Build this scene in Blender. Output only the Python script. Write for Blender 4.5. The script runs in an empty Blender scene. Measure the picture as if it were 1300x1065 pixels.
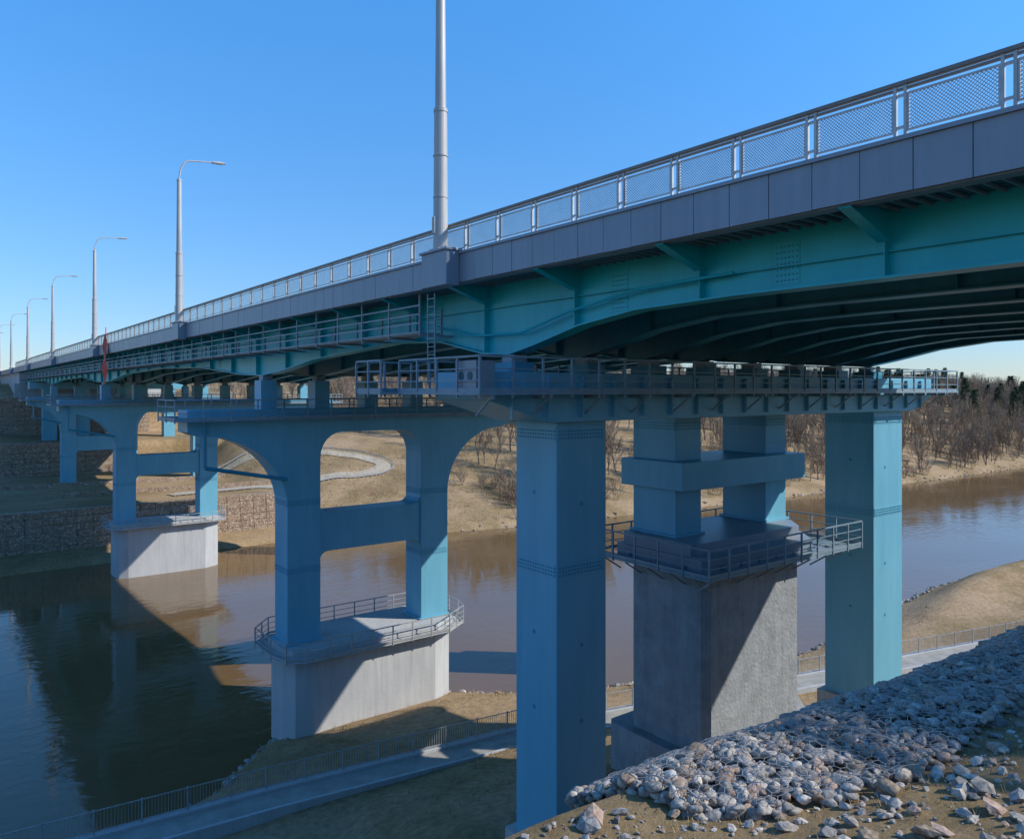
import bpy, bmesh, math, random
import numpy as np
from mathutils import Vector, Matrix
random.seed(7); rng=np.random.default_rng(7)
scene=bpy.context.scene
COL=scene.collection

# ---------------------------------------------------------------- materials
def new_mat(name):
    m=bpy.data.materials.new(name); m.use_nodes=True
    nt=m.node_tree; b=nt.nodes['Principled BSDF']
    return m,nt,b
def mat(name,c1,c2=None,rough=.6,metal=0.,scale=1.5,detail=6,bump=0.,bscale=None,stretch=(1,1,1),lo=.35,hi=.65,spec=.5,streak=0.):
    m,nt,b=new_mat(name); N=nt.nodes; L=nt.links
    c2=c2 or tuple(x*.82 for x in c1)
    tc=N.new('ShaderNodeTexCoord'); mp=N.new('ShaderNodeMapping'); mp.inputs['Scale'].default_value=stretch
    L.new(tc.outputs['Object'],mp.inputs['Vector'])
    n=N.new('ShaderNodeTexNoise'); n.inputs['Scale'].default_value=scale; n.inputs['Detail'].default_value=detail; n.inputs['Roughness'].default_value=.62
    L.new(mp.outputs['Vector'],n.inputs['Vector'])
    r=N.new('ShaderNodeValToRGB'); r.color_ramp.elements[0].position=lo; r.color_ramp.elements[1].position=hi
    r.color_ramp.elements[0].color=(*c2,1); r.color_ramp.elements[1].color=(*c1,1)
    L.new(n.outputs['Fac'],r.inputs['Fac']); out=r.outputs['Color']
    if streak>0:
        mp2=N.new('ShaderNodeMapping'); mp2.inputs['Scale'].default_value=(2.2,2.2,.12); L.new(tc.outputs['Object'],mp2.inputs['Vector'])
        n3=N.new('ShaderNodeTexNoise'); n3.inputs['Scale'].default_value=1.6; n3.inputs['Detail'].default_value=7; n3.inputs['Roughness'].default_value=.7
        L.new(mp2.outputs['Vector'],n3.inputs['Vector'])
        mr=N.new('ShaderNodeMapRange'); mr.inputs['From Min'].default_value=.45; mr.inputs['From Max'].default_value=.72; mr.inputs['To Min'].default_value=1; mr.inputs['To Max'].default_value=1-streak
        L.new(n3.outputs['Fac'],mr.inputs['Value'])
        mx=N.new('ShaderNodeMix'); mx.data_type='RGBA'; mx.blend_type='MULTIPLY'; mx.inputs['Factor'].default_value=1
        L.new(out,mx.inputs['A']); L.new(mr.outputs['Result'],mx.inputs['B']); out=mx.outputs['Result']
    L.new(out,b.inputs['Base Color'])
    b.inputs['Roughness'].default_value=rough; b.inputs['Metallic'].default_value=metal
    b.inputs['Specular IOR Level'].default_value=spec
    if bump>0:
        n2=N.new('ShaderNodeTexNoise'); n2.inputs['Scale'].default_value=bscale or scale*8; n2.inputs['Detail'].default_value=5
        L.new(tc.outputs['Object'],n2.inputs['Vector'])
        bp=N.new('ShaderNodeBump'); bp.inputs['Strength'].default_value=bump; bp.inputs['Distance'].default_value=.05
        L.new(n2.outputs['Fac'],bp.inputs['Height']); L.new(bp.outputs['Normal'],b.inputs['Normal'])
    return m
M_blue=mat('steel_paint_light_blue',(.165,.430,.560),(.135,.380,.505),.42,scale=.7,stretch=(1,1,.25),bump=.03,bscale=3,streak=.08,spec=.35)
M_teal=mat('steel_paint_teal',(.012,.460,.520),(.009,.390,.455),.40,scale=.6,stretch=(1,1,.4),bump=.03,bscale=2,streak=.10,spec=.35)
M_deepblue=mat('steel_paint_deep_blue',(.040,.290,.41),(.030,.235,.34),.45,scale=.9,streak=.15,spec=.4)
M_fascia=mat('fascia_metal',(.235,.28,.34),(.205,.245,.30),.42,scale=.8,stretch=(1,1,.4),bump=.03,bscale=2,streak=.12)
M_grey=mat('galvanised_steel',(.46,.46,.45),(.34,.34,.34),.45,metal=.3,scale=3)
M_rail=mat('railing_rail_paint',(.21,.185,.16),(.16,.14,.12),.5,scale=3)
M_catrail=mat('catwalk_steel',(.23,.31,.36),(.17,.235,.285),.5,scale=3)
M_pole=mat('lamp_pole_galvanised',(.50,.48,.45),(.38,.37,.36),.5,metal=.15,scale=1.2,stretch=(1,1,.2),streak=.2)
M_conc=mat('painted_concrete',(.48,.485,.485),(.40,.405,.41),.8,scale=.5,stretch=(1,1,.6),bump=.2,bscale=6,lo=.3,hi=.7,streak=.18)
M_stucco=mat('rough_render_concrete',(.32,.34,.36),(.235,.25,.265),.9,scale=1.2,bump=.9,bscale=7,streak=.2)
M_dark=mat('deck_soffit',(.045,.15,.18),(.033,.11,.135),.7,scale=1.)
M_asph=mat('asphalt',(.055,.055,.055),(.04,.04,.04),.9,scale=4,bump=.3)
M_path=mat('path_concrete',(.36,.345,.31),(.26,.25,.225),.9,scale=1.,bump=.2)
M_track=mat('gravel_track',(.44,.37,.27),(.34,.28,.20),.95,scale=1.,bump=.3)
M_orange=mat('red_fabric',(.60,.05,.02),(.45,.03,.02),.7)
M_bark=mat('bare_branch_bark',(.27,.20,.145),(.19,.14,.10),.9,scale=2)
M_barkr=mat('bare_branch_bark_tan',(.36,.26,.165),(.26,.185,.115),.9,scale=2)
M_trunk=mat('pine_bark',(.16,.09,.05),(.10,.06,.04),.9,scale=3)
M_needle=mat('pine_needles',(.055,.085,.035),(.03,.055,.022),.8,scale=1.5)
M_wall=mat('lamp_lens',(.72,.70,.64),(.6,.58,.54),.5)
M_wire=mat('gabion_wire',(.50,.50,.50),(.40,.40,.40),.4,metal=.5,scale=5)
M_grass=mat('dry_grass_blades',(.42,.31,.16),(.30,.21,.11),.9,scale=.5)

def gabion_mat():
    m,nt,b=new_mat('gabion_stone_fill'); N=nt.nodes;L=nt.links
    tc=N.new('ShaderNodeTexCoord')
    v=N.new('ShaderNodeTexVoronoi'); v.inputs['Scale'].default_value=3.2
    L.new(tc.outputs['Object'],v.inputs['Vector'])
    r=N.new('ShaderNodeValToRGB'); cr=r.color_ramp
    cr.elements[0].color=(.29,.19,.13,1); cr.elements[1].color=(.52,.42,.34,1)
    e=cr.elements.new(.5); e.color=(.43,.31,.21,1)
    L.new(v.outputs['Color'],r.inputs['Fac'])
    v2=N.new('ShaderNodeTexVoronoi'); v2.feature='DISTANCE_TO_EDGE'; v2.inputs['Scale'].default_value=3.2
    L.new(tc.outputs['Object'],v2.inputs['Vector'])
    mr=N.new('ShaderNodeMapRange'); mr.inputs['From Max'].default_value=.12; mr.inputs['To Min'].default_value=.4
    L.new(v2.outputs['Distance'],mr.inputs['Value'])
    mx=N.new('ShaderNodeMix'); mx.data_type='RGBA'; mx.blend_type='MULTIPLY'; mx.inputs['Factor'].default_value=1
    L.new(r.outputs['Color'],mx.inputs['A']); L.new(mr.outputs['Result'],mx.inputs['B'])
    L.new(mx.outputs['Result'],b.inputs['Base Color'])
    bp=N.new('ShaderNodeBump'); bp.inputs['Strength'].default_value=.9; bp.inputs['Distance'].default_value=.12
    L.new(mr.outputs['Result'],bp.inputs['Height']); L.new(bp.outputs['Normal'],b.inputs['Normal'])
    b.inputs['Roughness'].default_value=.9
    return m
M_gab=gabion_mat()
def stone_mat():
    m,nt,b=new_mat('loose_stone'); N=nt.nodes;L=nt.links
    a=N.new('ShaderNodeAttribute'); a.attribute_name='col'
    tc=N.new('ShaderNodeTexCoord'); n=N.new('ShaderNodeTexNoise'); n.inputs['Scale'].default_value=30; n.inputs['Detail'].default_value=6
    L.new(tc.outputs['Object'],n.inputs['Vector'])
    mr=N.new('ShaderNodeMapRange'); mr.inputs['From Min'].default_value=.3; mr.inputs['From Max'].default_value=.7; mr.inputs['To Min'].default_value=.6; mr.inputs['To Max'].default_value=1.3
    L.new(n.outputs['Fac'],mr.inputs['Value'])
    mx=N.new('ShaderNodeMix'); mx.data_type='RGBA'; mx.blend_type='MULTIPLY'; mx.inputs['Factor'].default_value=1
    L.new(a.outputs['Color'],mx.inputs['A']); L.new(mr.outputs['Result'],mx.inputs['B'])
    L.new(mx.outputs['Result'],b.inputs['Base Color']); b.inputs['Roughness'].default_value=.9; b.inputs['Specular IOR Level'].default_value=.25
    bp=N.new('ShaderNodeBump'); bp.inputs['Strength'].default_value=.6; bp.inputs['Distance'].default_value=.02
    L.new(n.outputs['Fac'],bp.inputs['Height']); L.new(bp.outputs['Normal'],b.inputs['Normal'])
    return m
M_stone=stone_mat()
def water_mat():
    m,nt,b=new_mat('river_water'); N=nt.nodes;L=nt.links
    tc=N.new('ShaderNodeTexCoord'); mp=N.new('ShaderNodeMapping'); mp.inputs['Scale'].default_value=(.6,1,1)
    L.new(tc.outputs['Object'],mp.inputs['Vector'])
    n=N.new('ShaderNodeTexNoise'); n.inputs['Scale'].default_value=1.1; n.inputs['Detail'].default_value=5; n.inputs['Distortion'].default_value=.5
    n2=N.new('ShaderNodeTexNoise'); n2.inputs['Scale'].default_value=.10; n2.inputs['Detail'].default_value=4
    L.new(mp.outputs['Vector'],n.inputs['Vector']); L.new(mp.outputs['Vector'],n2.inputs['Vector'])
    mr=N.new('ShaderNodeMapRange'); mr.inputs['From Min'].default_value=.38; mr.inputs['From Max'].default_value=.62; mr.inputs['To Min'].default_value=.15; mr.inputs['To Max'].default_value=1
    L.new(n2.outputs['Fac'],mr.inputs['Value'])
    ml=N.new('ShaderNodeMath'); ml.operation='MULTIPLY'; L.new(n.outputs['Fac'],ml.inputs[0]); L.new(mr.outputs['Result'],ml.inputs[1])
    bp=N.new('ShaderNodeBump'); bp.inputs['Strength'].default_value=.30; bp.inputs['Distance'].default_value=.13
    L.new(ml.outputs[0],bp.inputs['Height']); L.new(bp.outputs['Normal'],b.inputs['Normal'])
    r=N.new('ShaderNodeValToRGB'); r.color_ramp.elements[0].color=(.135,.080,.034,1); r.color_ramp.elements[1].color=(.185,.115,.054,1)
    L.new(n2.outputs['Fac'],r.inputs['Fac']); L.new(r.outputs['Color'],b.inputs['Base Color'])
    b.inputs['Roughness'].default_value=.04; b.inputs['IOR'].default_value=1.36
    return m
M_water=water_mat()
def ground_mat():
    m,nt,b=new_mat('ground_soil_and_dry_grass'); N=nt.nodes;L=nt.links
    tc=N.new('ShaderNodeTexCoord')
    a=N.new('ShaderNodeTexNoise'); a.inputs['Scale'].default_value=.08; a.inputs['Detail'].default_value=10; a.inputs['Roughness'].default_value=.72
    f=N.new('ShaderNodeTexNoise'); f.inputs['Scale'].default_value=2.6; f.inputs['Detail'].default_value=10; f.inputs['Roughness'].default_value=.75
    L.new(tc.outputs['Object'],a.inputs['Vector']); L.new(tc.outputs['Object'],f.inputs['Vector'])
    r=N.new('ShaderNodeValToRGB'); cr=r.color_ramp
    cr.elements[0].position=.30; cr.elements[0].color=(.25,.155,.085,1); cr.elements[1].position=.70; cr.elements[1].color=(.46,.33,.205,1)
    e=cr.elements.new(.43); e.color=(.30,.21,.105,1); e=cr.elements.new(.55); e.color=(.42,.29,.165,1)
    L.new(a.outputs['Fac'],r.inputs['Fac'])
    mr=N.new('ShaderNodeMapRange'); mr.inputs['From Min'].default_value=.3; mr.inputs['From Max'].default_value=.7; mr.inputs['To Min'].default_value=.5; mr.inputs['To Max'].default_value=1.15
    L.new(f.outputs['Fac'],mr.inputs['Value'])
    mx=N.new('ShaderNodeMix'); mx.data_type='RGBA'; mx.blend_type='MULTIPLY'; mx.inputs['Factor'].default_value=1
    L.new(r.outputs['Color'],mx.inputs['A']); L.new(mr.outputs['Result'],mx.inputs['B'])
    L.new(mx.outputs['Result'],b.inputs['Base Color']); b.inputs['Roughness'].default_value=.95; b.inputs['Specular IOR Level'].default_value=.15
    bp=N.new('ShaderNodeBump'); bp.inputs['Strength'].default_value=.8; bp.inputs['Distance'].default_value=.12
    L.new(f.outputs['Fac'],bp.inputs['Height']); L.new(bp.outputs['Normal'],b.inputs['Normal'])
    return m
M_ground=ground_mat()

# ---------------------------------------------------------------- mesh builder
class MB:
    def __init__(s): s.v=[];s.f=[];s.m=[];s.mats=[]
    def mi(s,m):
        if m not in s.mats: s.mats.append(m)
        return s.mats.index(m)
    def poly(s,pts,faces,m):
        o=len(s.v); s.v+= [tuple(p) for p in pts]; k=s.mi(m)
        for f in faces: s.f.append([o+i for i in f]); s.m.append(k)
    def box(s,x0,x1,y0,y1,z0,z1,m):
        s.poly([(x0,y0,z0),(x1,y0,z0),(x1,y1,z0),(x0,y1,z0),(x0,y0,z1),(x1,y0,z1),(x1,y1,z1),(x0,y1,z1)],
               [(0,3,2,1),(4,5,6,7),(0,1,5,4),(1,2,6,5),(2,3,7,6),(3,0,4,7)],m)
    def beam(s,p,q,w,h,m,up=(0,0,1)):
        p=Vector(p);q=Vector(q); d=(q-p); 
        if d.length<1e-6: return
        d.normalize(); u=Vector(up)
        if abs(d.dot(u))>.99: u=Vector((0,1,0))
        r=d.cross(u).normalized(); u=r.cross(d)
        a=r*w/2; c=u*h/2
        P=[p-a-c,p+a-c,p+a+c,p-a+c,q-a-c,q+a-c,q+a+c,q-a+c]
        s.poly(P,[(0,1,2,3),(7,6,5,4),(0,4,5,1),(1,5,6,2),(2,6,7,3),(3,7,4,0)],m)
    def tube(s,p,q,r0,r1,m,n=10):
        p=Vector(p);q=Vector(q); d=(q-p).normalized(); u=Vector((0,0,1))
        if abs(d.dot(u))>.99: u=Vector((0,1,0))
        r=d.cross(u).normalized(); u=r.cross(d); P=[]
        for c,R in((p,r0),(q,r1)):
            for i in range(n):
                a=2*math.pi*i/n; P.append(c+r*R*math.cos(a)+u*R*math.sin(a))
        F=[(i,(i+1)%n,n+(i+1)%n,n+i) for i in range(n)]+[tuple(range(n-1,-1,-1)),tuple(range(n,2*n))]
        s.poly(P,F,m)
    def prism_xz(s,pts,y0,y1,m):
        n=len(pts); P=[(x,y0,z) for x,z in pts]+[(x,y1,z) for x,z in pts]
        s.poly(P,[tuple(range(n)),tuple(range(2*n-1,n-1,-1))]+[(i,n+i,n+(i+1)%n,(i+1)%n) for i in range(n)],m)
    def prism_xy(s,pts,z0,z1,m):
        n=len(pts); P=[(x,y,z0) for x,y in pts]+[(x,y,z1) for x,y in pts]
        s.poly(P,[tuple(range(n-1,-1,-1)),tuple(range(n,2*n))]+[(i,(i+1)%n,n+(i+1)%n,n+i) for i in range(n)],m)
    def obj(s,name,parent=None,bevel=0,smooth=False,recalc=True):
        me=bpy.data.meshes.new(name); me.from_pydata(s.v,[],s.f)
        for m in s.mats: me.materials.append(m)
        me.polygons.foreach_set('material_index',s.m)
        if recalc:
            bm=bmesh.new(); bm.from_mesh(me); bmesh.ops.recalc_face_normals(bm,faces=bm.faces); bm.to_mesh(me); bm.free()
        if smooth: me.polygons.foreach_set('use_smooth',[True]*len(me.polygons))
        me.update()
        o=bpy.data.objects.new(name,me); COL.objects.link(o)
        if parent: o.parent=parent
        if bevel:
            b=o.modifiers.new('bevel','BEVEL'); b.width=bevel; b.segments=2; b.limit_method='ANGLE'; b.angle_limit=math.radians(50)
        return o
def empty(name,loc=(0,0,0)):
    e=bpy.data.objects.new(name,None); COL.objects.link(e); e.location=loc; e.empty_display_size=.5
    return e

def walkrail(mb,pts,z,h=1.1,closed=False,m=None,step=1.3,toe=.14):
    m=m or M_catrail
    n=len(pts); segs=[(pts[i],pts[(i+1)%n]) for i in range(n if closed else n-1)]
    for si,(a,b) in enumerate(segs):
        a=Vector((a[0],a[1],z));b=Vector((b[0],b[1],z)); Ln=(b-a).length; k=max(1,round(Ln/step))
        last=(not closed) and si==len(segs)-1
        for i in range(k+1 if last else k):
            p=a.lerp(b,i/k); mb.box(p.x-.035,p.x+.035,p.y-.035,p.y+.035,z-.18,z+h-.031,m)
        e=.0007*(si%2)
        for zz,t in((h,.06),(h*.66,.035),(h*.33,.035)):
            mb.beam(a+Vector((0,0,zz+e)),b+Vector((0,0,zz+e)),t,t,m)
        mb.beam(a+Vector((0,0,toe/2)),b+Vector((0,0,toe/2)),.02,toe,m)

XE=15.0; XR=43.4; XG0=17.0; NG=8; GS=(41.8-17.0)/(NG-1)
P1=22.3;P2=48.3;P3=104.;P4=152.;YA=198.
ZFB=3.83;ZFT=4.88;ZRT=6.0
bridge=empty('road_bridge')

KP=[(-40,2.5),(12.5,2.5),(16,2.42),(18.5,2.12),(20.8,1.6),(22.3,1.32),(24,1.42),(27,2.0),(31,2.15),(40,1.7),(45,1.15),(48.3,.95),(52,1.05),(62,1.75),(76,2.0),(90,1.75),(99,1.1),(104,.95),(109,1.1),(120,1.8),(140,1.6),(152,1.0),(164,1.7),(185,1.8),(200,1.5)]
def zg(y): return float(np.interp(y,[k[0] for k in KP],[k[1] for k in KP]))

# ---- deck
mb=MB()
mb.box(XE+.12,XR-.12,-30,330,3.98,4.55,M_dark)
mb.box(XE+.15,XR-.15,-30,330,4.554,4.86,M_conc)
mb.box(XE+3,XR-3,-30,330,4.864,4.90,M_asph)
for x in (22.,25.6,33.,36.6):
    for i in range(60):
        mb.box(x-.07,x+.07,-28+i*6,-25+i*6,4.904,4.908,M_conc)
for x0 in (XE+2.8,XR-3.): mb.box(x0,x0+.2,-30,330,4.862,5.02,M_conc)
mb.obj('deck_slab',bridge)
# ---- fascia panels
mb=MB(); P=1.06
for side,(xa,xb) in enumerate(((XE,XE+.07),(XR-.07,XR))):
    y=-30.
    while y<330:
        o=random.uniform(-.006,.006)
        mb.box(xa+o,xb+o,y+.009,y+P-.009,ZFB+random.uniform(-.006,.006),ZFT-.06,M_fascia); y+=P
    mb.box(XE+.08 if side==0 else XR-.11,XE+.11 if side==0 else XR-.08,-30,330,ZFB+.03,ZFT-.07,M_dark)
    xm=(xa+xb)/2
    mb.box(xm-.10,xm+.22 if side==0 else xm+.10,-30,330,ZFT-.058,ZFT+.03,M_fascia)
    if side==0:
        mb.box(XE+.12,XE+.5,-30,330,ZFB-.02,ZFB+.03,M_fascia)
        for k in range(int(230/.35)):
            yy=-5+k*.35; mb.box(XE+.5,XG0-.02,yy,yy+.06,3.90,3.97,M_catrail)
mb.obj('fascia_panels',bridge,bevel=0)
LY=[23.75-36.3]+[23.75+36.5*i for i in range(0,9)]
mb=MB()
for y in LY:
    mb.box(XE-.55,XE-.008,y-.85,y+.85,ZFB-.12,ZFT+.05,M_fascia)
    mb.box(XE-.62,XE+.1,y-.92,y+.92,ZFT+.052,ZFT+.14,M_fascia)
mb.obj('lamp_plinths',bridge,bevel=.015)
# ---- parapet railing
mb=MB(); RS=1.9
def railing(xc,y0,y1,mesh=True):
    y=y0; z0=ZFT+.03
    while y<y1:
        for dy in(-.10,.10):
            mb.box(xc-.035,xc+.035,y+dy-.03,y+dy+.03,z0,ZRT-.07,M_grey)
        mb.box(xc-.05,xc+.05,y-.16,y+.16,z0,z0+.025,M_grey)
        for zz in(.18,.80): mb.box(xc-.028,xc+.028,y-.07,y+.07,z0+zz,z0+zz+.05,M_grey)
        a=y+.17;b=y+RS-.17; zb=z0+.15; zt=ZRT-.27
        mb.box(xc-.02,xc+.02,a,b,zb-.04,zb,M_grey); mb.box(xc-.02,xc+.02,a,b,zt,zt+.04,M_grey)
        mb.box(xc-.02,xc+.02,a-.04,a,zb-.04,zt+.04,M_grey); mb.box(xc-.02,xc+.02,b,b+.04,zb-.04,zt+.04,M_grey)
        if mesh:
            near=y<40; st=.072 if near else .15; w=.011 if near else .019
            H=zt-zb; W=b-a; 
            for sgn in(1,-1):
                t=-H
                while t<W:
                    s0=max(0,-t); s1=min(H,W-t)
                    if s1-s0>.02:
                        ya=a+t+s0; yb_=a+t+s1; za=zb+s0; zc=zb+s1
                        if sgn<0: ya=a+b-ya; yb_=a+b-yb_
                        xo=xc+.004*sgn
                        mb.poly([(xo,ya-w,za),(xo,ya+w,za),(xo,yb_+w,zc),(xo,yb_-w,zc)],[(0,1,2,3)],M_grey)
                    t+=st
        y+=RS
    mb.box(xc-.07,xc+.07,y0,y1,ZRT-.075,ZRT,M_rail)
    mb.box(xc-.03,xc+.03,y0,y1,ZRT-.17,ZRT-.12,M_rail)
railing(XE+.12,14.95/.798-11.34-1.9*16,200)
railing(XR-.2,-20,200,False)
mb.obj('parapet_railing',bridge,recalc=False)

# ---- girders
mb=MB()
ys=sorted(set([-25,-10,0,8,12.5,14,16,17.2,18.5,19.7,20.8,21.6,22.3,23,24,25.5,27,29,31,35,40,43,45,47,48.3,50,52,57,62,70,76,84,90,95,99,102,104,106,109,114,120,130,140,147,152,158,164,175,185,200]))
def girder(x,mw,wflange=.6):
    for a,b in zip(ys[:-1],ys[1:]):
        za,zb=zg(a),zg(b); w=.02
        mb.poly([(x-w,a,za),(x-w,b,zb),(x-w,b,3.98),(x-w,a,3.98),(x+w,a,za),(x+w,b,zb),(x+w,b,3.98),(x+w,a,3.98)],
                [(0,1,2,3),(7,6,5,4)],mw)
        f=wflange/2; t=.05
        mb.poly([(x-f,a,za-t),(x+f,a,za-t),(x+f,b,zb-t),(x-f,b,zb-t),(x-f,a,za),(x+f,a,za),(x+f,b,zb),(x-f,b,zb)],
                [(0,3,2,1),(4,5,6,7),(1,2,6,5),(0,4,7,3)],mw)
for i in range(NG):
    x=XG0+i*GS
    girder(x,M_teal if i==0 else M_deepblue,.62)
mb.obj('main_girders',bridge,recalc=False)
mb=MB()
BY=[8.55+5.1*k for k in range(-6,37)]
for y in BY:
    zb=zg(y)
    for i in range(NG):
        x=XG0+i*GS
        m=M_teal if i==0 else M_deepblue
        mb.box(x-.26,x-.021,y-.012,y+.012,zb+.002,3.97,m)
        if i<NG-1:
            x2=x+GS
            depth=min(3.95-zb-.25,1.0)
            mb.box(x+.021,x2-.27,y-.01,y+.01,3.95-depth,3.97,M_deepblue)
            mb.box(x+.03,x2-.28,y-.15,y+.15,3.95-depth-.03,3.95-depth-.002,M_deepblue)
    for xo,xi,s in((XE+.12,XG0-.27,1),(XR-.12,41.8+.022,-1)):
        mb.poly([(xo,y-.012,3.97),(xi,y-.012,3.97),(xi,y-.012,3.28),(xo,y-.012,3.80),
                 (xo,y+.012,3.97),(xi,y+.012,3.97),(xi,y+.012,3.28),(xo,y+.012,3.80)],
                 [(0,1,2,3),(7,6,5,4),(3,2,6,7),(0,3,7,4)],M_teal)
        mb.beam((xo,y,3.785),(xi,y,3.265),.28,.03,M_teal)
for y in (11.1,16.9,27.5,38,58,75):
    zb=zg(y)
    mb.box(XG0-.034,XG0-.021,y-.35,y+.35,zb+.12,3.7,M_teal)
    for k in range(int((3.5-zb)/.14)):
        for dy in(-.28,-.16,-.05,.05,.16,.28):
            mb.box(XG0-.055,XG0-.034,y+dy-.018,y+dy+.018,zb+.2+k*.14,zb+.236+k*.14,M_deepblue)
for a,b in zip(ys[:-1],ys[1:]):
    if a<-20: continue
    mb.beam((XG0-.10,a,3.05),(XG0-.10,b,3.05),.10,.015,M_teal)
for a,b in ((12.5,16),(16,19),(19,21.5),(21.5,24.5),(24.5,27)):
    mb.tube((XG0-.3,a,zg(a)+.55),(XG0-.3,b,zg(b)+.55),.045,.045,M_teal,8)
mb.obj('cross_frames_and_brackets',bridge,recalc=False)

# ---- maintenance gallery along outer girder
mb=MB()
g0,g1=26.5,196
mb.box(15.55,16.5,g0,g1,2.22,2.27,M_catrail)
for zz in(2.3,2.65,3.0,3.35): mb.box(15.475,15.525,g0,g1,zz-.03,zz+.03,M_catrail)
y=g0
while y<g1:
    mb.box(15.46,15.54,y-.035,y+.035,2.15,3.9,M_catrail)
    mb.box(15.5,16.95,y-.04,y+.04,2.12,2.215,M_catrail)
    mb.box(16.45,16.53,y-.03,y+.03,2.2,3.3,M_catrail)
    y+=2.55
mb.obj('maintenance_gallery',bridge,recalc=False)
mb=MB()
for yy in(24.6,25.1): mb.box(15.0,15.05,yy-.02,yy+.02,.2,3.6,M_catrail)
for k in range(11): mb.box(15.0,15.04,24.62,25.08,.4+k*.3,.43+k*.3,M_catrail)
mb.obj('access_ladder',bridge)

def bolts_band(mb,x0,x1,y0,y1,z,m,rows=3):
    for r in range(rows):
        zz=z+r*.13
        k=int((x1-x0-.2)/.15)
        for i in range(k+1):
            x=x0+.12+i*.15
            mb.box(x-.026,x+.026,y0-.045,y0-.02,zz-.026,zz+.026,m)
        k=int((y1-y0-.2)/.15)
        for i in range(k+1):
            y=y0+.12+i*.15
            mb.box(x0-.045,x0-.02,y-.026,y+.026,zz-.026,zz+.026,m)
def splice(mb,x0,x1,y0,y1,z,m,h=.5):
    t=.02
    mb.box(x0+.05,x1-.05,y0-t,y0-.001,z-.08,z+h-.1,m); mb.box(x0-t,x0-.001,y0+.05,y1-.05,z-.08,z+h-.1,m)
    mb.box(x0+.05,x1-.05,y1+.001,y1+t,z-.08,z+h-.1,m); mb.box(x1+.001,x1+t,y0+.05,y1-.05,z-.08,z+h-.1,m)
    bolts_band(mb,x0,x1,y0,y1,z,M_deepblue)

# ---- pier 1 (land pier)
A=(18.0,20.45,21.1,23.5); D=(40.2,43.3,21.1,23.9)
mb=MB(); det=MB()
for c in(A,D):
    mb.box(*c,-17.6,-1.15,M_blue)
    for z in(-1.75,-6.7): splice(det,*c,z,M_blue)
    det.box(c[0]-.3,c[1]+.3,c[2]-.3,c[3]+.3,-18.4,-16.8,M_conc)
    for z in (-4.2,-9.4,-12.2):
        det.tube((c[0]+1.2,c[2]-.012,z),(c[0]+1.2,c[2]+.02,z),.08,.08,M_deepblue,14)
        det.tube((c[0]-.012,c[2]+1.3,z+.4),(c[0]+.02,c[2]+1.3,z+.4),.08,.08,M_deepblue,14)
mb.prism_xz([(14.7,.62),(14.7,-.35),(17.4,-1.15),(43.7,-1.15),(45.9,-.35),(45.9,.62)],20.7,24.0,M_blue)
mb.obj('pier_columns_and_cap',bridge,bevel=.03)
for i in range(NG):
    x=XG0+i*GS
    det.box(x-.45,x+.45,21.7,22.9,.622,1.0,M_deepblue); det.box(x-.3,x+.3,21.95,22.65,1.002,1.265,M_catrail)
for k in range(19):
    xx=15.6+k*1.6; det.box(xx-.02,xx+.02,20.55,20.698,-1.0,.5,M_blue)
det.box(15,45.5,20.6,20.698,-.02,.04,M_blue)
det.box(13.65,47.0,19.7,20.54,-.16,-.08,M_catrail); det.box(13.65,47.0,24.06,24.95,-.16,-.08,M_catrail)
det.box(13.65,14.55,20.55,24.05,-.16,-.08,M_catrail); det.box(46.0,47.0,20.55,24.05,-.16,-.08,M_catrail)
walkrail(det,[(13.7,19.75),(46.95,19.75),(46.95,24.9),(13.7,24.9)],-.08,1.15,True)
k=0
while 14.2+k*2.4<46.5:
    xx=14.2+k*2.4; det.box(xx-.04,xx+.04,19.7,20.69,-.3,-.162,M_catrail); det.beam((xx,19.8,-.2),(xx,20.68,-.85),.06,.06,M_catrail); k+=1
det.box(13.8,14.5,20.1,21.3,-.07,.95,M_fascia)
for yy in(20.45,20.95):
    det.tube((13.78,yy,.45),(13.81,yy,.45),.14,.14,M_dark,16)
walkrail(det,[(13.0,25.0),(13.0,27.0),(15.4,27.0)],-.08,1.15); det.box(13.0,15.4,24.96,27.0,-.16,-.08,M_catrail)
det.obj('pier_walkway_and_details',bridge,recalc=True)

# central frame on old pedestal
mb=MB(); det=MB()
for c in((26.6,28.35,23.0,25.6),(33.3,35.05,23.0,25.6)):
    mb.box(*c,-6.6,-3.25-1.2,M_blue); mb.box(*c,-3.2,-1.15,M_blue)
    splice(det,*c,-1.75,M_blue,.4)
    det.box(c[0]-.12,c[1]+.12,c[2]-.12,c[3]+.12,-6.598,-6.5,M_blue)
mb.box(26.2,35.6,22.25,26.0,-4.45,-3.2,M_blue)
mb.box(26.3,35.4,23.9,25.2,-1.15,-.35,M_blue)
mb.obj('central_pier_frame',bridge,bevel=.03)
oct_=lambda x0,x1,y0,y1,c:[(x0+c*.15,y0),(x1-c,y0),(x1,y0+c),(x1,y1-c),(x1-c,y1),(x0+c*.15,y1),(x0,y1-.15*c),(x0,y0+.15*c)]
mb=MB()
mb.prism_xy(oct_(26.0,34.6,20.8,25.3,2.0),-16.0,-7.85,M_stucco)
mb.prism_xy(oct_(25.4,35.2,20.2,26.2,2.2),-18.6,-15.5,M_stucco)
mb.obj('old_pedestal',bridge,bevel=.06)
mb=MB()
mb.prism_xy(oct_(25.6,35.0,20.5,25.9,1.6),-7.849,-7.1,M_fascia)
mb.prism_xy(oct_(25.9,34.9,21.4,25.7,1.2),-7.099,-6.6,M_fascia)
for k in range(6):
    mb.tube((26.6+k*1.3,20.48,-7.5),(26.6+k*1.3,20.52,-7.5),.1,.1,M_dark,12)
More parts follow.
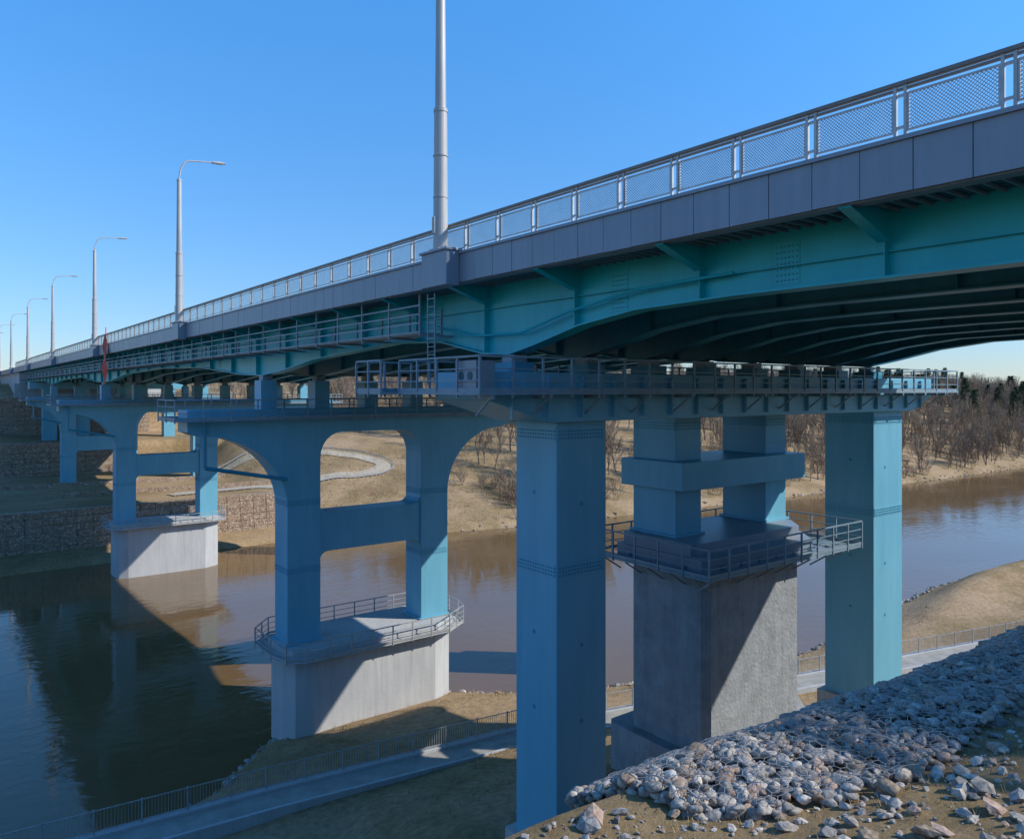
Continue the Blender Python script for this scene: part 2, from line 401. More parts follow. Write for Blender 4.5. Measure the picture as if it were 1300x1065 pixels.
for k in range(3):
    mb.tube((25.58,21.6+k*1.6,-7.5),(25.62,21.6+k*1.6,-7.5),.1,.1,M_dark,12)
wp=[(24.9,19.8),(36.6,19.8),(36.6,26.6),(24.9,26.6)]
walkrail(mb,wp,-7.6,1.15,True)
mb.box(24.9,36.6,19.8,20.48,-7.72,-7.62,M_catrail); mb.box(24.9,25.58,20.5,26.6,-7.72,-7.62,M_catrail); mb.box(35.1,36.6,20.5,26.6,-7.72,-7.62,M_catrail)
for k in range(8): 
    xx=25.2+k*1.4; mb.beam((xx,19.85,-7.75),(xx,20.75,-8.35),.06,.06,M_catrail)
for k in range(5):
    yy=20.6+k*1.3; mb.beam((24.95,yy,-7.75),(25.95,yy,-8.35),.06,.06,M_catrail)
mb.obj('old_pedestal_platform',bridge)
det.obj('central_frame_details',bridge)

# ---- river piers
def arc(cx,cz,r,a0,a1,n=9,rz=None):
    rz=rz or r
    return [(cx+r*math.cos(math.radians(a0+(a1-a0)*i/n)),cz+rz*math.sin(math.radians(a0+(a1-a0)*i/n))) for i in range(n+1)]
def portal(name,xA,xB,yc,zped,tipL,tipR,ped=True,zgnd=-25,xbeam=True,full=True):
    w=2.2 if full else 1.5;hy=1.1
    a0,a1,b0,b1=xA,xA+w,xB-w,xB
    zt,zc=-1.2,-2.75
    fr=1.5 if full else .5
    pts=[(a0,zped),(a0,-7.4)]
    pts+=arc(tipL+.6,-7.4,a0-tipL-.6,0,90,12,7.4+zc)[1:]
    pts+=[(tipL,zc+.25),(tipL,zt),(tipR,zt),(tipR,zc+.25)]
    pts+=arc(tipR-.6,-7.4,tipR-.6-b1,90,180,12,7.4+zc)
    pts+=[(b1,zped),(b0,zped)]
    pts+=arc(b0-fr,-4.4,fr,0,90,6,4.4+zc)
    pts+=arc(a1+fr,-4.4,fr,90,180,6,4.4+zc)
    pts+=[(a1,zped)]
    mb=MB(); mb.prism_xz(pts,yc-hy,yc+hy,M_blue)
    if xbeam and full:
        q=[(a1,-7.4)]+arc(a1+.6,-7.4,.6,180,270,4,.6)[1:]+arc(b0-.6,-7.4,.6,270,360,4,.6)
        q+=[(b0,-11.1)]+arc(b0-.6,-11.1,.6,0,90,4,.6)[1:]+arc(a1+.6,-11.1,.6,90,180,4,.6)
        mb.prism_xz(q,yc-hy+.12,yc+hy-.12,M_blue)
    mb.obj(name+'_frame',bridge,bevel=.03)
    d=MB()
    for c in((a0,a1,yc-hy,yc+hy),(b0,b1,yc-hy,yc+hy)):
        for z in(-7.3,-11.6): splice(d,*c,z,M_blue,.45)
        d.box(c[0]-.15,c[1]+.15,c[2]-.15,c[3]+.15,zped+.001,zped+.12,M_blue)
    for i in range(NG):
        x=XG0+i*GS
        if tipL<x<tipR:
            zb=zg(yc)-.05
            d.box(x-.5,x+.5,yc-.6,yc+.6,zt+.001,zb-.3,M_blue); d.box(x-.3,x+.3,yc-.35,yc+.35,zb-.299,zb-.002,M_catrail)
    zz=-1.75; d.box(tipL-.9,tipR+.9,yc-2.0,yc-1.2,zz-.1,zz-.02,M_catrail); d.box(tipL-.9,tipR+.9,yc+1.2,yc+2.0,zz-.1,zz-.02,M_catrail)
    walkrail(d,[(tipL-.9,yc-2),(tipR+.9,yc-2),(tipR+.9,yc+2),(tipL-.9,yc+2)],zz,1.15,True,step=1.6)
    d.box(tipL-.9,tipL-.1,yc-1.19,yc+1.19,zz-.1,zz-.02,M_catrail)
    if full:
        d.tube((tipL+.9,yc-1.4,-1.8),(tipL+.9,yc-1.4,-4.6),.12,.12,M_deepblue,8); d.tube((tipL+.9,yc-1.4,-4.6),(a0-.15,yc-1.4,-5.6),.12,.12,M_deepblue,8)
    if ped and full:
        c=1.3; x0,x1,y0,y1=xA-.2,xB+.2,yc-2.5,yc+2.5
        P8=[(x0+c,y0),(x1-c*1.6,y0),(x1-.4,y0+c*.7),(x1,y0+c*1.5),(x1,y1-c),(x1-c,y1),(x0+c,y1),(x0,y1-c),(x0,y0+c*1.2),(x0+.35,y0+.45)]
        p=MB(); p.prism_xy(P8,zgnd,zped-.45,M_conc); 
        cx=(x0+x1)/2; cy=yc
        P9=[(cx+(a-cx)*1.03,cy+(b-cy)*1.08) for a,b in P8]
        p.prism_xy(P9,zped-.449,zped,M_conc); p.obj(name+'_pedestal',bridge,bevel=.05)
        P10=[(cx+(a-cx)*1.15,cy+(b-cy)*1.36) for a,b in P8]
        walkrail(d,P10,zped-.35,1.1,True,m=M_grey,step=1.5)
        n=len(P8)
        for i in range(n):
            a,b=P9[i],P9[(i+1)%n]; a2,b2=P10[i],P10[(i+1)%n]
            d.poly([(a[0],a[1],zped-.47),(b[0],b[1],zped-.47),(b2[0],b2[1],zped-.47),(a2[0],a2[1],zped-.47),
                    (a[0],a[1],zped-.40),(b[0],b[1],zped-.40),(b2[0],b2[1],zped-.40),(a2[0],a2[1],zped-.40)],
                    [(0,1,2,3),(7,6,5,4),(2,3,7,6)],M_conc)
    elif ped:
        p=MB(); p.box(xA-.3,xB+.3,yc-1.5,yc+1.5,zgnd,zped,M_conc); p.obj(name+'_pedestal',bridge,bevel=.05)
    d.obj(name+'_walkways',bridge,recalc=False)
portal('river_pier',18,29.9,P2,-16.2,12.0,35.4)
portal('river_pier_b',39.4,43.2,P2,-16.2,36.6,46.0,full=False)
portal('river_pier_c',18,29.9,P3,-16.2,12.0,35.4)
portal('river_pier_d',39.4,43.2,P3,-16.2,36.6,46.0,full=False)
portal('bank_pier',18,29.9,P4,-17.5,13.0,35.4,ped=False)
portal('bank_pier_b',39.4,43.2,P4,-17.5,36.6,46.0,ped=False,full=False)
mb=MB()
for c in((17.8,20.2),(24,26),(31,33),(40,42.2)):
    mb.box(c[0],c[1],176,178.2,-14,1.5,M_blue); mb.box(c[0]-.4,c[1]+.4,175.6,178.6,-14,-10.5,M_conc)
mb.box(15.5,44.5,175.8,178.4,.2,1.52,M_blue)
mb.obj('bank_pier_e',bridge,bevel=.03)
mb=MB(); mb.box(15.6,43.2,YA,330,-14,3.975,M_conc); mb.box(14.6,44,YA-1.2,YA-.01,-14,1.4,M_conc)
mb.box(15.6,43.2,-30,-7,-6,3.975,M_conc)
mb.obj('abutments',bridge)
mb=MB()
yb=90.5
pts=[];n=8
for i in range(n+1):
    z=5.9-i*.66; w=.35+.75*math.sin(i/n*2.6)
    pts.append((14.75+.12*math.sin(i*1.3),yb-w,z)); pts.append((14.7+.1*math.cos(i*1.7),yb+w*.8,z))
mb.poly(pts,[(2*i,2*i+1,2*i+3,2*i+2) for i in range(n)],M_orange)
mb.tube((14.85,yb,3.8),(14.85,yb,6.6),.05,.04,M_orange,8)
mb.obj('red_banner',recalc=False)

# ---------------------------------------------------------------- street lamps
def lamp(i,y):
    e=empty('street_lamp',(XE-.25,y,ZFT+.14))
    m=MB()
    m.box(-.3,.3,-.3,.3,.001,.06,M_pole)
    m.tube((0,0,.06),(0,0,5.0),.27,.235,M_pole,24)
    m.tube((0,0,5.0),(0,0,5.12),.255,.255,M_pole,24)
    m.tube((0,0,5.12),(0,0,10.4),.20,.16,M_pole,24)
    m.tube((0,0,10.4),(0,0,10.55),.175,.175,M_pole,16)
    prev=(0,0,10.5)
    for k in range(1,9):
        t=k/8; a=t*math.pi/2
        q=(.8*(1-math.cos(a)),0,10.5+1.55*math.sin(a)); m.tube(prev,q,.06,.055,M_pole,8); prev=q
    q=(2.4,0,12.22); m.tube(prev,q,.05,.045,M_pole,8)
    for s in (1.9,3.4): m.tube((0,.0,s),(0,0,s+.05),.275,.275,M_pole,24)
    m.box(-.31,-.24,-.09,.09,.6,1.2,M_pole)
    o=m.obj('pole_and_arm',e,smooth=False); 
    h=MB()
    h.prism_xz([(2.3,12.16),(2.4,12.28),(2.8,12.33),(3.3,12.30),(3.35,12.24),(3.0,12.19)],-.16,.16,M_grey)
    h.box(2.5,3.15,-.12,.12,12.14,12.178,M_wall)
    h.obj('lantern',e,bevel=.02)
for i,y in enumerate(LY): lamp(i,y)

# ---------------------------------------------------------------- terrain
def sm(t): t=np.clip(t,0,1); return t*t*(3-2*t)
def yn(x): return np.interp(x,[-200,0,8,13,17,30,38,60,90,113,200,3000],[43,41.3,42.3,44.6,48.7,49,43,37.5,41,40,36,30])
def yf(x): return np.interp(x,[-200,45,60,76,110,205,300,3000],[112,111.5,105,101,97,90,88,80])
def noise2(x,y):
    return (np.sin(x*.13+1.3*np.sin(y*.11))+np.sin(y*.17+1.7*np.cos(x*.07))+.5*np.sin(x*.41+y*.37)+.35*np.sin(x*.9-y*.7+2))/2.85
def ycrest(x): return np.interp(x,[-50,3.0,4.8,10.8,20,60,3000],[4.6,4.45,4.4,3.85,3.9,-6,-60])
def H(x,y):
    x=np.asarray(x,float); y=np.asarray(y,float)
    nz=noise2(x,y)
    s=yn(x)-y
    pth=np.interp(s,[-12,-3,0,1.5,6.5,9.5,13.5,18,23],[-26,-24,-22.6,-22.0,-20.7,-20.45,-20.3,-19.2,-17.6])
    pth=pth+.22*nz*(s>1)*(s<6.5)
    pth=pth+1.5*sm((x-62)/25)*np.exp(-((s-6)/3.0)**2)*(s>0)
    yc=ycrest(x)
    t=np.clip((yc+12.5-y)/12.5,0,1)
    up=-17.4+t*14.2
    top=np.interp(yc-y,[0,1.3,2.6,4.4,8,40],[-3.22,-3.1,-2.75,-1.75,-1.62,-1.0])+.035*np.sin(x*2.1+y*3.)*np.sin(y*2.7-x)
    near=np.where(y<yc,top,np.minimum(-17.2,pth))
    near=np.where((y>=yc)&(y<yc+12.5),np.maximum(up,-17.4),near)
    q=y-yf(x)
    left=np.interp(y,[100,111,112,113.5,119.4,119.9,140,167.5,168.3,186,190,190.8,205,260,400,3000],[-26,-23.2,-22.3,-21.9,-21.4,-16.4,-16.6,-16.0,-10.2,-9.6,-9.4,-2.2,-1.,2.5,4,8])
    right=np.interp(q,[-12,-2,0,1.5,10,30,60,110,200,400,3000],[-27,-23.6,-22.6,-21.7,-19.0,-13.6,-7.5,-1.5,2.5,5,10])+.5*nz*sm(q/10)
    right2=np.interp(q,[-12,-2,0,1.5,10,30,60,110,200,400,3000],[-27,-23.6,-22.6,-21.7,-19.5,-14.8,-10.,-4.5,.5,3,10])+.5*nz*sm(q/10)
    bb=sm((x-85)/50); right=right2*(1-bb)+right*bb
    b=sm((x-43)/9)
    far=left*(1-b)+right*b
    far=far+np.where(y>205,1.2*nz,0)
    return np.where(y<(yn(x)+yf(x))/2,near,far)
def h1(x,y): return float(H(x,y))
gx=np.unique(np.concatenate([np.arange(-2000,-100,100),np.arange(-100,-10,5),np.arange(-10,2,.8),np.arange(2,14,.25),np.arange(14,92,.8),np.arange(92,320,4),np.arange(320,3001,120)]).round(3))
gy=np.unique(np.concatenate([np.arange(-300,-10,20),np.arange(-10,0,.8),np.arange(0,6,.2),np.arange(6,30,.5),np.arange(30,56,.6),np.arange(56,118,1.2),np.arange(118,122,.25),np.arange(122,166,1.5),np.arange(166,170,.3),np.arange(170,188,1.5),np.arange(188,192,.3),np.arange(192,270,2.5),np.arange(270,600,12),np.arange(600,3001,120)]).round(3))
X,Y=np.meshgrid(gx,gy); Z=H(X,Y)
def grid_obj(name,X,Y,Z,m,smooth=True):
    ny,nx=X.shape; V=np.stack([X,Y,Z],-1).reshape(-1,3)
    i=np.arange(ny-1)[:,None]*nx+np.arange(nx-1)[None]; F=np.stack([i,i+1,i+nx+1,i+nx],-1).reshape(-1,4)
    me=bpy.data.meshes.new(name); me.vertices.add(len(V)); me.vertices.foreach_set('co',V.ravel())
    me.loops.add(F.size); me.loops.foreach_set('vertex_index',F.ravel().astype(np.int32))
    me.polygons.add(len(F)); me.polygons.foreach_set('loop_start',np.arange(0,F.size,4,dtype=np.int32))
    me.update(calc_edges=True); me.validate(); me.materials.append(m)
    if smooth: me.polygons.foreach_set('use_smooth',np.ones(len(F),bool))
    o=bpy.data.objects.new(name,me); COL.objects.link(o); return o
grid_obj('ground',X,Y,Z,M_ground)
mb=MB(); mb.poly([(-2000,24,-22.6),(3000,24,-22.6),(3000,124,-22.6),(-2000,124,-22.6)],[(0,1,2,3)],M_water); mb.obj('river_water',recalc=False)

def gabwall(name,x0,x1,y,zb,zt,set_=.16):
    m=MB(); n=max(1,round(zt-zb)); hh=(zt-zb)/n
    for k in range(n):
        xx=x0; yy=y+k*set_
        while xx<x1-.5:
            j=random.uniform(-.03,.03)
            m.box(xx+.01,min(xx+2.,x1)-.01,yy+j,yy+1.6+j,zb+k*hh+.01,zb+(k+1)*hh-.015,M_gab); xx+=2.
    return m.obj(name,bevel=.06)
gabwall('gabion_wall',-30,47,118.6,-21.9,-16.2)
gabwall('gabion_wall',-30,30,167.0,-16.5,-9.9)
gabwall('gabion_wall',-30,40,189.0,-10.2,-1.6)

pp=[(-20,40.5),(0,39.6),(13.5,38.3),(28,36.2),(45,32.0),(71,25.3),(110,15.5)]
m=MB()
zp=-20.15
nrm=[]
for i in range(len(pp)):
    a=pp[max(i-1,0)]; b=pp[min(i+1,len(pp)-1)]; d=Vector((b[0]-a[0],b[1]-a[1])).normalized(); nrm.append(Vector((d.y,-d.x)))
for k in range(len(pp)-1):
    p,q=pp[k],pp[k+1]; n0,n1=nrm[k],nrm[k+1]
    def strip(o0,o1,z0,z1,mt):
        P=[(p[0]+n0.x*o0,p[1]+n0.y*o0),(q[0]+n1.x*o0,q[1]+n1.y*o0),(q[0]+n1.x*o1,q[1]+n1.y*o1),(p[0]+n0.x*o1,p[1]+n0.y*o1)]
        m.prism_xy(P,z0,z1,mt)
    strip(.2,1.9,-23.5,zp,M_path); strip(-.2,.195,-23.5,zp+.12,M_conc); strip(1.905,2.08,-23.5,zp+.12,M_conc)
m.obj('promenade_path')
m=MB()
for p,q in zip(pp[:-1],pp[1:]):
    a=Vector((*p,zp+.12));b=Vector((*q,zp+.12)); Ln=(b-a).length; n=int(Ln/.14)
    for i in range(n):
        c=a.lerp(b,i/n); t=.035 if i%14==0 else .009
        m.box(c.x-t,c.x+t,c.y-t,c.y+t,c.z,c.z+(1.12 if i%14==0 else 1.03),M_grey)
    for zz in(.12,1.05): m.beam(a+Vector((0,0,zz)),b+Vector((0,0,zz)),.04,.04,M_grey)
m.obj('promenade_fence',recalc=False)
def drape(name,pts,w,mt,lift=.06):
    P=[Vector(p) for p in pts]; S=[]
    for i in range(len(P)-1):
        p0=P[max(i-1,0)];p1=P[i];p2=P[i+1];p3=P[min(i+2,len(P)-1)]
        for k in range(12):
            t=k/12; S.append(.5*((2*p1)+(-p0+p2)*t+(2*p0-5*p1+4*p2-p3)*t*t+(-p0+3*p1-3*p2+p3)*t**3))
    S.append(P[-1]); V=[];F=[];nn=5
    for i,c in enumerate(S):
        d=(S[min(i+1,len(S)-1)]-S[max(i-1,0)]).normalized(); n=Vector((-d.y,d.x))
        for j in range(nn):
            u=c+n*w*(j/(nn-1)-.5); V.append((u.x,u.y,h1(u.x,u.y)+lift))
    for i in range(len(S)-1):
        for j in range(nn-1): a=i*nn+j; F.append((a,a+1,a+nn+1,a+nn))
    m=MB(); m.poly(V,F,mt); m.obj(name,recalc=True,smooth=True)
    return S
S=drape('gravel_track',[(30,128),(45,130),(57.5,131),(66.9,131),(71,136),(68,143),(58,150),(40,154)],3.2,M_track,.12)
m=MB()
for i in range(0,len(S)-1):
    a,b=S[i],S[i+1]; d=(b-a).normalized(); n=Vector((d.y,-d.x))*1.9
    a2=a+n;b2=b+n
    m.beam((a2.x,a2.y,h1(a2.x,a2.y)+.5),(b2.x,b2.y,h1(b2.x,b2.y)+.5),.05,.2,M_grey)
    m.beam((a2.x,a2.y,h1(a2.x,a2.y)-.1),(a2.x,a2.y,h1(a2.x,a2.y)+.6),.08,.08,M_grey)
m.obj('guard_rail',recalc=False)
m=MB()
for (a,b) in (((16,136),(47,133)),((8,150),(44,147))):
    n=14
    for i in range(n):
        p=Vector(a).lerp(Vector(b),i/n); q=Vector(a).lerp(Vector(b),(i+1)/n)
        m.beam((p.x,p.y,h1(p.x,p.y)+.25),(q.x,q.y,h1(q.x,q.y)+.25),.5,.9,M_gab)
m.obj('stone_kerb')

# ---------------------------------------------------------------- stones
bm=bmesh.new(); bmesh.ops.create_icosphere(bm,subdivisions=2,radius=1); IV=np.array([v.co[:] for v in bm.verts]); IF=np.array([[v.index for v in f.verts] for f in bm.faces]); bm.free()
bm=bmesh.new(); bmesh.ops.create_icosphere(bm,subdivisions=1,radius=1); JV=np.array([v.co[:] for v in bm.verts]); JF=np.array([[v.index for v in f.verts] for f in bm.faces]); bm.free()
PAL=np.array([(.35,.32,.29),(.39,.35,.31),(.36,.26,.20),(.27,.26,.25),(.46,.41,.35),(.34,.26,.19),(.22,.205,.19),(.50,.46,.41),(.40,.29,.23),(.32,.295,.26)])
def stones(name,P,R,IVs,IFs,smooth=True):
    n=len(P); nv=len(IVs)
    Vall=np.zeros((n,nv,3)); 
    for i in range(n):
        v=IVs.copy()
        for _ in range(9):
            d=rng.normal(size=3); d/=np.linalg.norm(d); h=rng.uniform(.45,.8)
            t=v@d; ov=np.maximum(t-h,0); v=v-ov[:,None]*d*.97
        sc=np.array([rng.uniform(.8,1.5),rng.uniform(.7,1.1),rng.uniform(.45,.8)])*R[i]*1.15
        v=v*sc; a=rng.uniform(0,6.28); b=rng.uniform(-.6,.6)
        Rz=np.array([[math.cos(a),-math.sin(a),0],[math.sin(a),math.cos(a),0],[0,0,1]]); Rx=np.array([[1,0,0],[0,math.cos(b),-math.sin(b)],[0,math.sin(b),math.cos(b)]])
        Vall[i]=v@Rx.T@Rz.T+P[i]
    F=(IFs[None]+np.arange(n)[:,None,None]*nv).reshape(-1,3)
    me=bpy.data.meshes.new(name); me.vertices.add(n*nv); me.vertices.foreach_set('co',Vall.ravel())
    me.loops.add(F.size); me.loops.foreach_set('vertex_index',F.ravel().astype(np.int32))
    me.polygons.add(len(F)); me.polygons.foreach_set('loop_start',np.arange(0,F.size,3,dtype=np.int32)); me.update(calc_edges=True)
    cc=PAL[rng.integers(0,len(PAL),n)]*rng.uniform(.7,1.15,(n,1)); cc=np.repeat(np.concatenate([cc,np.ones((n,1))],1),nv,0)
    at=me.color_attributes.new('col','FLOAT_COLOR','POINT'); at.data.foreach_set('color',cc.ravel())
    me.polygons.foreach_set('use_smooth',np.full(len(F),smooth))
    me.materials.append(M_stone); o=bpy.data.objects.new(name,me); COL.objects.link(o); return o
def ylow(x): return np.interp(x,[0,4,4.9,5.8,9.3,11,14,30],[4.4,4.2,3.4,2.9,3.1,2.95,2.4,2.0])
Ps=[];Rs=[]
for k in range(6300):
    x=4.5+10.6*rng.random()**1.15; a,b=float(ylow(x)),float(ycrest(x))+.75
    y=rng.uniform(a,b)
    r=float(np.clip(rng.lognormal(math.log(.05),.28),.03,.095)); z=h1(x,min(y,float(ycrest(x))-.02))+rng.uniform(-.02,.09)
    if y>float(ycrest(x)): z-=(y-float(ycrest(x)))*.6
    Ps.append((x,y,z));Rs.append(r)
stones('gabion_mattress_stones',np.array(Ps),Rs,IV,IF)
Ps=[];Rs=[]
for k in range(3000):
    x=rng.uniform(2,16); b=float(ylow(x)); y=b+.1-abs(rng.normal())*1.3
    r=rng.choice([.01,.018,.03,.05,.085],p=[.4,.3,.18,.09,.03])*rng.uniform(.8,1.3)
    Ps.append((x,y,h1(x,y)+r*.3));Rs.append(r)
stones('scattered_stones',np.array(Ps),Rs,JV,JF,False)
Ps=[];Rs=[]
for k in range(900):
    x=rng.uniform(5,120); y=float(yn(x))+rng.normal()*.6-.2; r=rng.uniform(.06,.26)
    Ps.append((x,y,h1(x,y)+r*.2));Rs.append(r)
for k in range(400):
    x=rng.uniform(45,300); y=float(yf(x))+rng.normal()*.7; r=rng.uniform(.12,.35)
    Ps.append((x,y,h1(x,y)+r*.2));Rs.append(r)
stones('shoreline_rocks',np.array(Ps),Rs,JV,JF,False)
m=MB(); s=.055; hw=s*math.sqrt(3)/2
def wz(x,y): 
    yc=float(ycrest(x)); zz=h1(x,min(y,yc-.02))+.135+.022*math.sin(x*13+2*math.sin(y*9))*math.sin(y*15+x*3)
    if y>yc: zz-=(y-yc)*.6
    return zz
row=0; y=2.4
while y<5.1:
    x=4.5+(hw if row%2 else 0)
    while x<13:
        if float(ylow(x))-.03<y<float(ycrest(x))+.45:
            p0=(x,y+s); p1=(x+hw,y+s/2); p2=(x+hw,y-s/2); pm=(x-hw,y+s/2)
            for a,b in((p0,p1),(p1,p2),(p0,pm)):
                m.beam((a[0],a[1],wz(*a)),(b[0],b[1],wz(*b)),.0038,.0038,M_wire)
        x+=2*hw
    y+=1.5*s; row+=1
for xb in np.arange(4.6,13,2.0):
    yy=float(ylow(xb))
    while yy<float(ycrest(xb))+.4:
        m.beam((xb,yy,wz(xb,yy)+.008),(xb,yy+.1,wz(xb,yy+.1)+.008),.009,.009,M_wire); yy+=.1
m.obj('gabion_wire_net',recalc=False)
# dry grass
m=MB()
for k in range(3600):
    if k<900:
        x=random.uniform(3,14); y=float(ylow(x))-abs(random.gauss(0,1.2)); hh=random.uniform(.03,.10); sp=.05
        if random.random()<.6: continue
    elif k<2600:
        x=random.uniform(16,75); s_=random.uniform(1.5,22); y=float(yn(x))-s_; hh=random.uniform(.15,.4); sp=.22
        if 6.5<s_<13.5: continue
    else:
        x=random.uniform(46,95); y=float(yf(x))+random.uniform(2,45); hh=random.uniform(.3,.8); sp=.5
    z=h1(x,y)
    for j in range(6):
        a=random.uniform(0,6.28); bx=x+random.uniform(-sp,sp); by=y+random.uniform(-sp,sp); w=hh*.05
        tx=bx+math.cos(a)*hh*.5; ty=by+math.sin(a)*hh*.5
        m.poly([(bx-w*math.sin(a),by+w*math.cos(a),z-.02),(bx+w*math.sin(a),by-w*math.cos(a),z-.02),(tx,ty,z+hh*random.uniform(.6,1))],[(0,1,2)],M_grass)
m.obj('dry_grass',recalc=False)

# ---------------------------------------------------------------- trees
def bare_tree(seed,hgt,twig,mt,spread=1.,shrub=False):
    r=random.Random(seed); m=MB()
    def seg(p,q,r0,r1,n=3):
        d=(q-p); 
        if d.length<1e-4:return
        d.normalize(); u=Vector((0,0,1)) if abs(d.z)<.95 else Vector((1,0,0)); a=d.cross(u).normalized(); b=a.cross(d)
        P=[c+(a*math.cos(t)+b*math.sin(t))*R for c,R in((p,r0),(q,r1)) for t in [2*math.pi*k/n for k in range(n)]]
        m.poly(P,[(k,(k+1)%n,n+(k+1)%n,n+k) for k in range(n)],mt)
    def grow(p,d,L,R,lv):
        k=2; q=p
        for _ in range(k):
            d=(d+Vector((r.uniform(-.18,.18),r.uniform(-.18,.18),r.uniform(-.02,.2)))).normalized()
            q2=q+d*L/k; R2=max(R*.78,twig); seg(q,q2,R,R2,4 if lv<2 else 3); q=q2;R=R2
            if lv<4 and _==0:
                for _c in range(r.choice((1,2)) if lv else 3):
                    dd=(d+Vector((r.uniform(-1,1),r.uniform(-1,1),r.uniform(-.1,.8)))*spread*.8).normalized(); grow(q,dd,L*.62,max(R*.55,twig),lv+1)
        if lv<4:
            for _c in range(2 if lv>0 else 3):
                dd=(d+Vector((r.uniform(-.8,.8),r.uniform(-.8,.8),r.uniform(0,.5)))*spread*.7).normalized(); grow(q,dd,L*.75,max(R*.7,twig),lv+1)
    if shrub:
        for _ in range(6): grow(Vector((r.uniform(-.4,.4),r.uniform(-.4,.4),-.2)),Vector((r.uniform(-.7,.7),r.uniform(-.7,.7),1)).normalized(),hgt*.38,.05,2)
    else: grow(Vector((0,0,-.4)),Vector((0,0,1)),hgt*.32,hgt*.015,0)
    me=bpy.data.meshes.new('bare_tree'); me.from_pydata(m.v,[],m.f); me.materials.append(mt); me.update(); return me
TV=[bare_tree(s,11,.024,M_bark if s%2 else M_barkr,.85) for s in range(6)]
SV=[bare_tree(50+s,5,.022,M_barkr if s%2 else M_bark,1.1,True) for s in range(3)]
def pine(seed,h):
    r=random.Random(seed); m=MB(); m.tube((0,0,-.3),(0,0,h*.95),.22,.04,M_trunk,8)
    z=h*.25
    while z<h:
        t=(z-h*.25)/(h*.75); R=(1-t)**.8*h*.2+.25
        for k in range(9):
            a=r.uniform(0,6.28); L=R*r.uniform(.6,1.15); d=Vector((math.cos(a),math.sin(a),r.uniform(-.15,.15)))
            e=Vector((0,0,z))+d*L; m.tube((0,0,z),e,.04,.015,M_trunk,3)
            for j in range(22):
                c=Vector((0,0,z))+d*L*r.uniform(.25,1.05)+Vector((r.uniform(-.35,.35),r.uniform(-.35,.35),r.uniform(-.2,.25)))
                u=Vector((r.uniform(-1,1),r.uniform(-1,1),r.uniform(-.5,.5))).normalized()*.26; w=Vector((r.uniform(-1,1),r.uniform(-1,1),r.uniform(-.5,1))).normalized()*.1
                m.poly([c-u,c+w,c+u,c-w],[(0,1,2,3)],M_needle)
        z+=h*.045
    me=bpy.data.meshes.new('pine_tree'); me.from_pydata(m.v,[],m.f); me.materials.append(m.mats[0]); me.materials.append(m.mats[1]); me.polygons.foreach_set('material_index',m.m); me.update(); return me
PV=[pine(s,13) for s in range(2)]
wood=empty('bare_tree_woodland'); pin=empty('pine_tree_stand'); shr=empty('bare_shrub_thicket')
def put(me,x,y,s,par,nm):
    o=bpy.data.objects.new(nm,me); COL.objects.link(o); o.location=(x,y,h1(x,y)); o.rotation_euler=(random.uniform(-.05,.05),random.uniform(-.05,.05),random.uniform(0,6.28)); o.scale=(s*random.uniform(.9,1.15),s*random.uniform(.9,1.15),s); o.parent=par
cnt=0
while cnt<1500:
    x=random.uniform(86,470); q=3+(random.random()**1.25)*130; y=float(yf(x))+q
    if x<104 and q<14: continue
    put(random.choice(TV),x,y,random.uniform(.75,1.3)*(1.0 if q>15 else .8),wood,'bare_tree_part'); cnt+=1
cnt=0
while cnt<300:
    x=random.uniform(52,230); y=random.uniform(190,330)
    put(random.choice(TV),x,y,random.uniform(.6,1.),wood,'bare_tree_part'); cnt+=1
for k in range(130):
    x=random.uniform(-40,14); y=random.uniform(215,420); put(random.choice(TV),x,y,random.uniform(.6,1.),wood,'bare_tree_part')
for k in range(420):
    x=random.uniform(78,340); y=float(yf(x))+random.uniform(1.5,30); put(random.choice(SV),x,y,random.uniform(.5,1.),shr,'bare_shrub_part')
for k in range(45):
    x=random.uniform(80,100); y=float(yf(x))+random.uniform(2,18); put(random.choice(SV),x,y,random.uniform(.6,1.1),shr,'bare_shrub_part')
for k in range(60):
    x=random.uniform(58,100); y=random.uniform(160,200); put(random.choice(SV),x,y,random.uniform(.5,1.),shr,'bare_shrub_part')
for k in range(60):
    x=random.uniform(285,420); y=float(yf(x))+random.uniform(20,90); put(random.choice(PV),x,y,random.uniform(.8,1.2),pin,'pine_tree_part')
for k in range(20):
    x=random.uniform(-20,10); y=random.uniform(300,420); put(random.choice(PV),x,y,random.uniform(.7,1.),pin,'pine_tree_part')

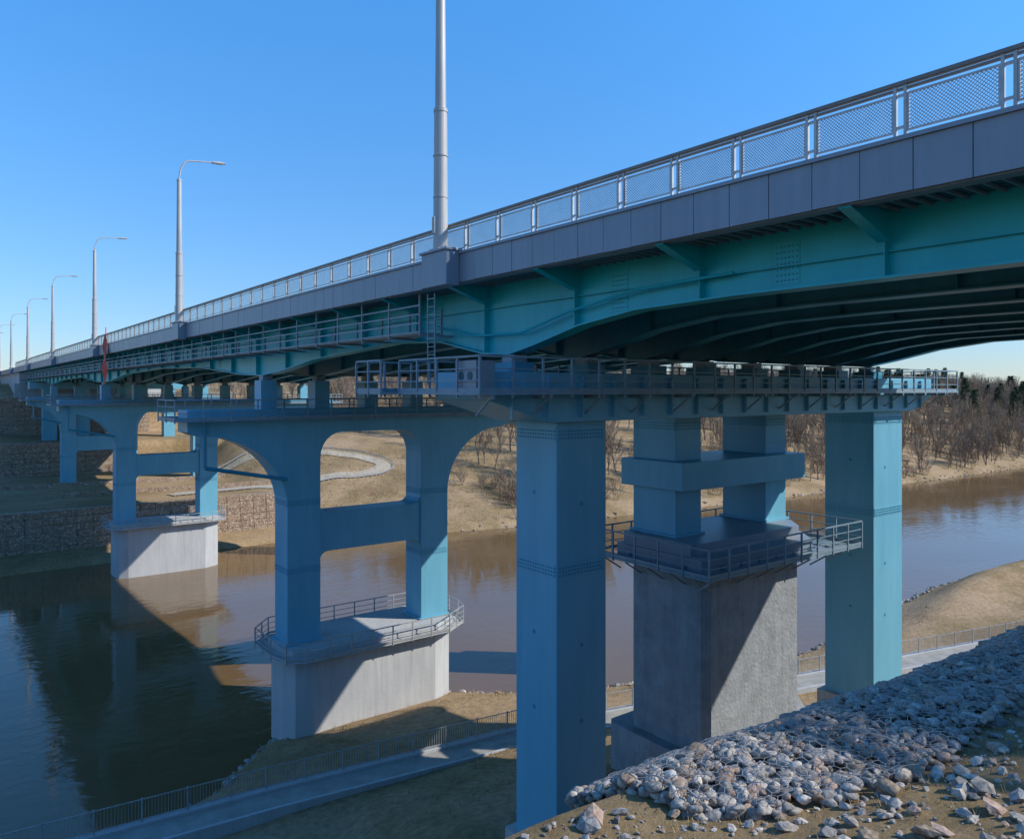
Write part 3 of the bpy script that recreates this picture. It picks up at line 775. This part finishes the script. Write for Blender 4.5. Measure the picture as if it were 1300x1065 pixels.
# ---------------------------------------------------------------- light, sky, camera
Ls=Vector((-.59,.545,-.595)).normalized()
sd=bpy.data.lights.new('sun','SUN'); sd.energy=5.0; sd.angle=math.radians(.5); sd.color=(1,.95,.86)
so=bpy.data.objects.new('sun',sd); COL.objects.link(so); so.rotation_euler=Ls.to_track_quat('-Z','Y').to_euler(); so.location=(60,-40,60)
w=bpy.data.worlds.new('World'); scene.world=w; w.use_nodes=True; nt=w.node_tree; N=nt.nodes; L=nt.links
sk=N.new('ShaderNodeTexSky'); sk.sky_type='NISHITA'; sk.sun_disc=False
sk.sun_elevation=math.asin(-Ls.z); sk.sun_rotation=math.atan2(-Ls.x,-Ls.y)
sk.altitude=150; sk.air_density=1.0; sk.dust_density=.1; sk.ozone_density=1.5
tc=N.new('ShaderNodeTexCoord'); sx=N.new('ShaderNodeSeparateXYZ'); L.new(tc.outputs['Generated'],sx.inputs['Vector'])
mr=N.new('ShaderNodeMapRange'); mr.inputs['From Min'].default_value=0; mr.inputs['From Max'].default_value=.45; L.new(sx.outputs['Z'],mr.inputs['Value'])
gm=N.new('ShaderNodeMix'); gm.data_type='RGBA'; gm.clamp_result=False
gm.inputs['A'].default_value=(.52,.61,.83,1); gm.inputs['B'].default_value=(.50,1.22,1.75,1)
L.new(mr.outputs['Result'],gm.inputs['Factor'])
mx=N.new('ShaderNodeMix'); mx.data_type='RGBA'; mx.blend_type='MULTIPLY'; mx.clamp_result=False; mx.inputs['Factor'].default_value=1
L.new(sk.outputs['Color'],mx.inputs['A']); L.new(gm.outputs['Result'],mx.inputs['B'])
L.new(mx.outputs['Result'],N['Background'].inputs['Color']); N['Background'].inputs['Strength'].default_value=.15
cd=bpy.data.cameras.new('camera'); co=bpy.data.objects.new('camera',cd); COL.objects.link(co)
cd.sensor_width=36; cd.lens=977/1300*36; cd.shift_y=-(532.5-495)/1300; cd.clip_end=6000; cd.clip_start=.1
yaw=math.atan(740/977)
co.location=(0,0,0); co.rotation_euler=(math.radians(90),0,-yaw); scene.camera=co
scene.view_settings.view_transform='Standard'; scene.view_settings.look='None'; scene.view_settings.exposure=0
